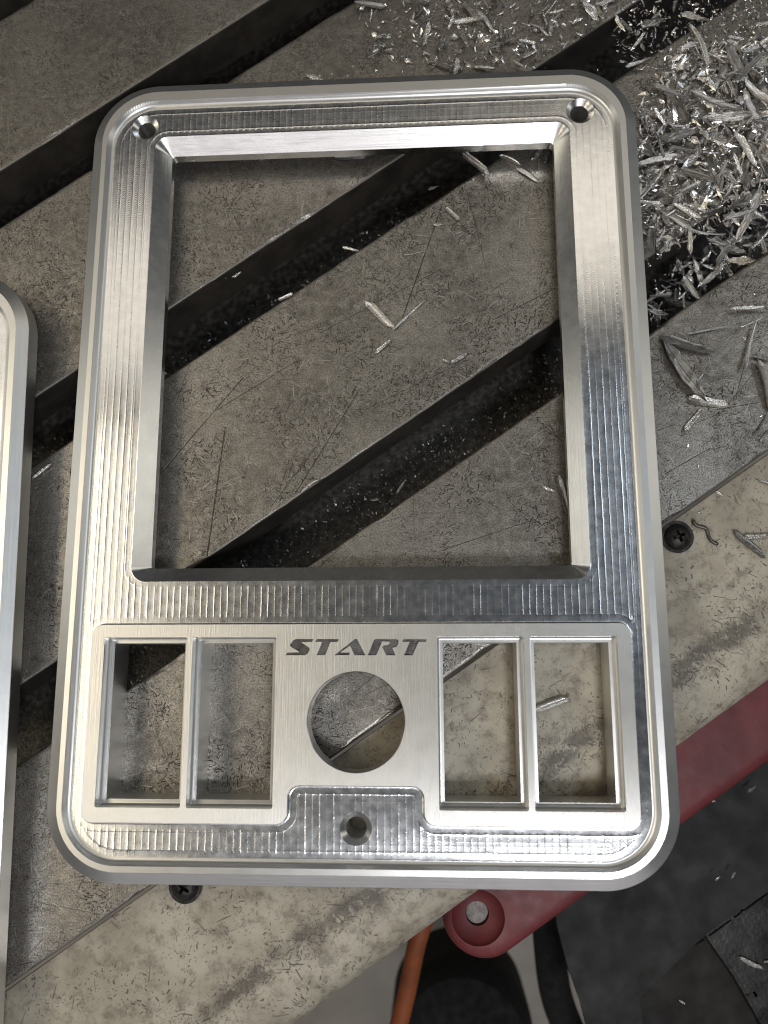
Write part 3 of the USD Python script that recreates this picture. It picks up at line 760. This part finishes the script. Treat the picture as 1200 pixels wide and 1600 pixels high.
SINGLES = [
    ((480, 120), (505, 124), 'shard', 0, 'small bright chip lying just above the top edge of the panel, left of its middle'),
    ((189, 20), (199, 27), 'needle', 0, 'tiny pale chip alone on the dark table land in the upper left corner'),
    ((525, 249), (572, 247), 'leaf', 0, 'flat dull grey chip tucked under the top edge inside the window'),
    ((722, 238), (763, 271), 'sliver', 1.5, 'ragged bright chip over the slot at the top of the window'),
    ((832, 252), (846, 232), 'shard', .5, 'left one of two ribbed chips in the upper right window corner'),
    ((850, 254), (858, 233), 'shard', .5, 'right one of two ribbed chips in the upper right window corner'),
    ((781, 243), (812, 258), 'curl', 0, 'bright edged curled chip near the top right of the window, left of the ribbed chips'),
    ((808, 262), (840, 284), 'leaf', 0, 'dull grey rolled chip below the curled chip at the top right of the window'),
    ((613, 516), (663, 470), 'needle', 0, 'long bright needle chip in the middle of the window, ending the long scratch'),
    ((576, 474), (613, 513), 'leaf', 0, 'thin dull chip left of the bright needle chip in the middle of the window'),
    ((589, 551), (611, 533), 'sliver', 0, 'short bright chip just below the needle chip in the middle of the window'),
    ((633, 400), (664, 393), 'needle', 0, 'thin bright chip lying level beside the long scratch in the window'),
    ((697, 326), (717, 345), 'leaf', 0, 'grey double edged chip on the table beside the top of the long scratch'),
    ((676, 352), (692, 350), 'shard', 0, 'tiny crumpled chip at the top of the long scratch'),
    ((711, 366), (722, 362), 'shard', 0, 'tiny bright star shaped chip right of the long scratch'),
    ((704, 570), (730, 553), 'sliver', 0, 'bright chip above the lower slot, near the right side of the window'),
    ((693, 562), (702, 568), 'shard', 0, 'tiny white chip touching the chip above the lower slot'),
    ((873, 748), (886, 802), 'curl', 1, 'bright bowed chip standing against the right edge of the window near its bottom'),
    ((848, 762), (866, 768), 'shard', 0, 'small white chip near the lower right corner of the window'),
    ((536, 388), (560, 394), 'sliver', -4, 'bright chip in the upper slot inside the window'),
    ((621, 770), (632, 752), 'leaf', -18, 'pale chip lying deep in the lower slot, right of the other'),
    ((579, 782), (592, 780), 'shard', -18, 'pale flake lying deep in the lower slot, left of the other'),
    ((54, 746), (79, 726), 'sliver', 0.5, 'bright folded chip on the table between the two panels'),
    ((834, 1111), (887, 1091), 'sliver', 0.0, 'bright grooved chip seen through the right hand switch opening'),
    ((1074, 521), (1146, 509), 'needle', .5, 'long pointed bright chip right of the panel, above the other loose chips'),
    ((1037, 530), (1108, 552), 'sliver', .5, 'broad bright serrated chip right of the panel, below the pointed one'),
    ((1036, 540), (1092, 622), 'sliver', .5, 'long bent bright chip right of the panel, running down from the serrated one'),
    ((1070, 673), (1096, 642), 'sliver', .5, 'short grey chip with a bright head below the bent chip'),
    ((1080, 606), (1098, 588), 'leaf', 0, 'dull leaf chip beside the lower end of the bent chip'),
    ((1076, 624), (1134, 634), 'leaf', 0, 'faint dull chip just below the tip of the bent chip'),
    ((1162, 574), (1181, 498), 'needle', 1, 'long upright bright chip near the right edge, crossing the pile edge'),
    ((1143, 484), (1192, 482), 'sliver', 1, 'wide bright serrated chip near the right edge, above the upright chip'),
    ((1157, 512), (1202, 493), 'needle', 2, 'thin white chip crossing in front of the upright chip at the right edge'),
    ((1178, 556), (1202, 564), 'shard', .5, 'bright crumpled chip at the right edge, beside the foot of the upright chip'),
    ((1186, 566), (1204, 640), 'curl', .5, 'long dull grey curved chip at the right edge'),
    ((1183, 676), (1204, 640), 'needle', .5, 'bright straight chip at the right edge below the curved one'),
    ((1187, 690), (1200, 672), 'leaf', 0, 'small dark chip at the right edge beside the straight one'),
    ((1147, 832), (1192, 868), 'sliver', -.5, 'bright serrated chip on the cream cover at the right edge, right of the screw'),
    ((1160, 840), (1206, 836), 'sliver', -.2, 'second bright chip on the cream cover at the right edge, above the serrated one'),
    ((1090, 802), (1106, 792), 'needle', -.5, 'thin white chip on the cream cover above the screw'),
    ((1119, 768), (1129, 774), 'shard', -.5, 'small white chip at the gap between table and cream cover'),
    ((1186, 752), (1204, 758), 'leaf', -.5, 'grey chip on the cream cover at the right edge, near the table'),
    ((1157, 1498), (1190, 1512), 'sliver', -65.5, 'white sliver lying on the steel block in the lower right corner'),
    ((1193, 1503), (1206, 1500), 'sliver', -65.5, 'small white sliver at the right edge of the steel block'),
    ((1061, 1563), (1070, 1568), 'shard', -71.5, 'white flake on the dark brown plate at the bottom'),
    ((1104, 1250), (1116, 1252), 'shard', -57.5, 'white flake on the dark grey rubber sheet below the red bar'),
    ((1168, 1238), (1178, 1228), 'shard', -57.5, 'pale flake on the dark grey rubber sheet near the right edge'),
    ((1143, 1372), (1148, 1362), 'shard', -57.5, 'small fleck on the dark grey rubber sheet above the steel block'),
    ((1118, 1375), (1124, 1370), 'shard', -57.5, 'tiny fleck on the dark grey rubber sheet, left of the other fleck'),
    ((408, 252), (418, 242), 'shard', 0, 'speck sized bright chip on the table near the top left of the window'),
    ((352, 436), (360, 429), 'needle', -3, 'tiny bright chip on the wall of the upper slot, left one of two'),
    ((364, 434), (376, 426), 'shard', -3, 'tiny bright chip on the wall of the upper slot, right one of two'),
    ((436, 470), (457, 460), 'leaf', .2, 'pale flake on the lower lip of the upper slot'),
    ((670, 296), (683, 293), 'shard', -6, 'small white chip in the upper slot near the middle of the window'),
]
seen = {}
for a, b, kind, z, label in SINGLES:
    zz = z * MM
    if z > -2 and z < 0: zz = -0.0007
    A, B2 = px(*a, zz), px(*b, zz); d = (B2 - A)[:2]; L = math.hypot(*d)
    i = BY[kind][seen.get(kind, 0) % len(BY[kind])]; seen[kind] = seen.get(kind, 0) + 1
    chip(i, [*((A + B2)[:2] / 2), zz / MM + 0.1], L * 1.05, math.atan2(d[1], d[0]), rng.uniform(-.05, .05), rng.uniform(-.3, .3), label)

# dark oily shaving by the screw
sh = [px(u, w, 0) for u, w in ((1084, 812), (1092, 822), (1104, 826), (1108, 838), (1122, 850))]
put('oily_shaving', tube([p_ + np.array([0, 0, -0.2]) for p_ in sh], 0.45, 8), M_DARKCHIP, smooth=True, label='dark oily curled shaving on the cream cover beside the visible screw', cat='metal chip')

# the heap: the largest chips one by one
BIG = [(Polygon([(1000, 140), (1070, 70), (1210, 60), (1210, 320), (1090, 370), (1020, 400), (990, 320), (985, 210)]), 124, (16, 84), (0.8, 6.0), 'silver aluminium chip in the thick heap right of the upper right panel corner', 'chips in the thick heap'),
       (Polygon([(560, 0), (960, 0), (925, 50), (860, 90), (770, 108), (690, 108), (575, 90), (562, 40)]), 62, (18, 58), (0.1, 1.5), 'aluminium chip among those scattered on the table above the top edge of the panel', 'chips scattered above the panel'),
       (Polygon([(1010, 445), (1205, 320), (1205, 395), (1015, 508)]), 40, (26, 66), (-14, -5), 'aluminium chip fallen into the dark slot right of the panel', 'chips in the slot right of the panel'),
       (Polygon([(955, 0), (1210, 0), (1210, 110), (1030, 130), (960, 90)]), 22, (18, 50), (0.1, 2.0), 'aluminium chip among the fine dark swarf in the upper right corner', 'chips in the upper right corner')]


def scatter(poly, k):
    x0, y0, x1, y1 = poly.bounds; out = []
    while len(out) < k:
        q = (rng.uniform(x0, x1), rng.uniform(y0, y1))
        if poly.contains(Point(q)): out.append(q)
    return out


def where(grp, u, w):
    if grp == 'chips in the thick heap':
        return ('at the top of the thick heap' if w < 135 else 'in the heap close beside the panel' if u < 1050 else 'low in the heap beside the slot' if w > 285
                else 'in the heap at the right picture edge' if u > 1150 else 'in the upper middle of the heap' if w < 215 else 'in the lower middle of the heap')
    if grp == 'chips scattered above the panel':
        return ('just above the panel' if w > 75 else 'at the top picture edge' if w < 30 else 'above the panel') + (', toward the left' if u < 680 else ', toward the heap' if u > 820 else ', in the middle')
    if grp == 'chips in the slot right of the panel':
        return 'down in the slot ' + ('close to the panel' if u < 1070 else 'at the right picture edge' if u > 1150 else 'right of the panel')
    return 'in the fine swarf at the top ' + ('right corner' if u > 1100 else 'edge')


PL = Polygon(rr(OUT[0], OUT[1], OUT[2], OUT[3], 17)).buffer(1.0)
for poly, cnt, (l0, l1), (z0, z1), label, grp in BIG:
    for u, w in scatter(poly, cnt):
        z = rng.uniform(z0, z1)
        A = px(u, w, z * MM); sc = (CAM[2] - z * MM) / MM / 1250 * 1.03
        L = (l0 + (l1 - l0) * rng.random() ** 1.9) * sc
        if PL.buffer(L * 0.35).contains(Point(A[:2])): continue
        k = rng.choice(['sliver', 'leaf', 'shard', 'needle', 'curl'], p=[.38, .22, .2, .1, .1])
        i = int(rng.choice(BY[k]))
        what = ('long ' if L > 9.5 else 'small ' if L < 5.5 else '') + {'sliver': 'grooved', 'leaf': 'flat smooth', 'shard': 'broad layered', 'needle': 'needle like', 'curl': 'curled'}[k]
        chip(i, A, L, rng.uniform(0, 6.28), rng.normal(0, .28), rng.normal(0, .6), f'{what} aluminium chip {where(grp, u, w)}', grp)


# small fragments that fill the heap and the specks in the slots: nobody could count them
def bits(spec, seed):
    r = np.random.default_rng(seed); VV, FF, o = [], [], 0
    for poly, cnt, (l0, l1), (z0, z1) in spec:
        x0, y0, x1, y1 = poly.bounds; pts = []
        while len(pts) < cnt:
            q = np.c_[r.uniform(x0, x1, cnt), r.uniform(y0, y1, cnt)]
            pts += list(q[shapely.contains(poly, shapely.points(q))])
        for u, w in pts[:cnt]:
            z = r.uniform(z0, z1); A = px(u, w, z * MM)
            if PL.contains(Point(A[:2])) and z > -7: continue
            L = (l0 + (l1 - l0) * r.random() ** 2.2) * 0.155
            k = r.choice(['sliver', 'leaf', 'shard', 'needle'], p=[.3, .25, .3, .15])
            lowres = LOW[r.choice(BY[k])]
            R3 = rotm(r.uniform(0, 6.28), r.normal(0, .4), r.normal(0, .8))
            VV.append((lowres[0] * L) @ R3.T + A); FF.append(lowres[1] + o); o += len(lowres[0])
    return trimesh.Trimesh(np.vstack(VV) * MM, np.vstack(FF), process=False)


def low(i):
    k, seed = KINDS[i], 300 + i
    r = np.random.default_rng(seed); wd = {'sliver': .13, 'leaf': .2, 'shard': .28, 'needle': .06, 'curl': .1}[k]
    x = np.array([-.5, -.2, .2, .5]); V = []
    for a in x:
        hw = wd * (1 - (2 * a) ** 2 * .8) * r.uniform(.6, 1.3)
        V += [(a, -hw, r.uniform(0, .05)), (a, hw * .1, r.uniform(.06, .16)), (a, hw, r.uniform(0, .05))]
    F = []
    for i_ in range(3):
        for j in range(2):
            q = [i_ * 3 + j, (i_ + 1) * 3 + j, (i_ + 1) * 3 + j + 1, i_ * 3 + j + 1]; F += [[q[0], q[1], q[2]], [q[0], q[2], q[3]]]
        q = [i_ * 3, i_ * 3 + 2, (i_ + 1) * 3 + 2, (i_ + 1) * 3]; F += [[q[0], q[1], q[2]], [q[0], q[2], q[3]]]
    return np.array(V), np.array(F)


LOW = [low(i) for i in range(len(KINDS))]
H1 = BIG[0][0]; H2 = BIG[1][0]; H3 = BIG[2][0]; H4 = BIG[3][0]
put('swarf_fragments', bits([(H1, 1700, (3, 36), (0, 2.0)), (H2, 480, (2, 18), (0, 1.0)), (H3, 330, (4, 24), (-22, -8)), (H4, 900, (2, 13), (0, 1.5)),
                             (Polygon([(1010, 330), (1110, 300), (1205, 300), (1010, 420)]), 130, (3, 14), (0, .4)),
                             (Polygon([(1015, 520), (1200, 410), (1200, 690), (1040, 810)]), 45, (2, 8), (0, .2)),
                             (Polygon([(420, 120), (640, 90), (960, 110), (900, 120), (500, 130)]), 60, (2, 9), (0, .3)),
                             (Polygon([(590, 350), (760, 320), (860, 440), (600, 600)]), 40, (1.5, 6), (0, .1)),
                             (Polygon([(270, 270), (560, 260), (400, 400), (280, 460)]), 14, (1.5, 4), (0, .1))], 11), M_CHIP,
    kind='stuff', label='small silver swarf fragments filling the heap and sprinkled on the table', cat='swarf')


def band(n0, n1, u0, u1, cnt, z, l0, l1, seed):
    r = np.random.default_rng(seed); VV, FF, o = [], [], 0
    for _ in range(cnt):
        n_ = r.uniform(n0, n1); u_ = r.uniform(u0, u1); lo = LOW[r.integers(len(LOW))]; L = l0 + (l1 - l0) * r.random() ** 3
        R3 = rotm(r.uniform(0, 6.28), r.normal(0, .4), r.normal(0, .8))
        VV.append((lo[0] * L) @ R3.T + np.r_[u_ * SU + n_ * SN, z + r.uniform(0, .2)]); FF.append(lo[1] + o); o += len(lo[0])
    return VV, FF


VV, FF, o = [], [], 0
for args in ((37.9, 53.8, -60, 110, 4600, -22.95, .2, 1.2, 1), (100.9, 116.6, -40, 100, 2600, -22.95, .25, 1.5, 2), (165.3, 180.5, -60, 90, 120, -22.95, .2, 1.5, 3)):
    a, b = band(*args)
    for v_, f_ in zip(a, b): VV.append(v_); FF.append(f_ - f_.min() + o); o += len(v_)
put('slot_specks', trimesh.Trimesh(np.vstack(VV) * MM, np.vstack(FF), process=False), M_CHIP, kind='stuff', label='bright metal specks lying along the bottoms of the table slots', cat='swarf')
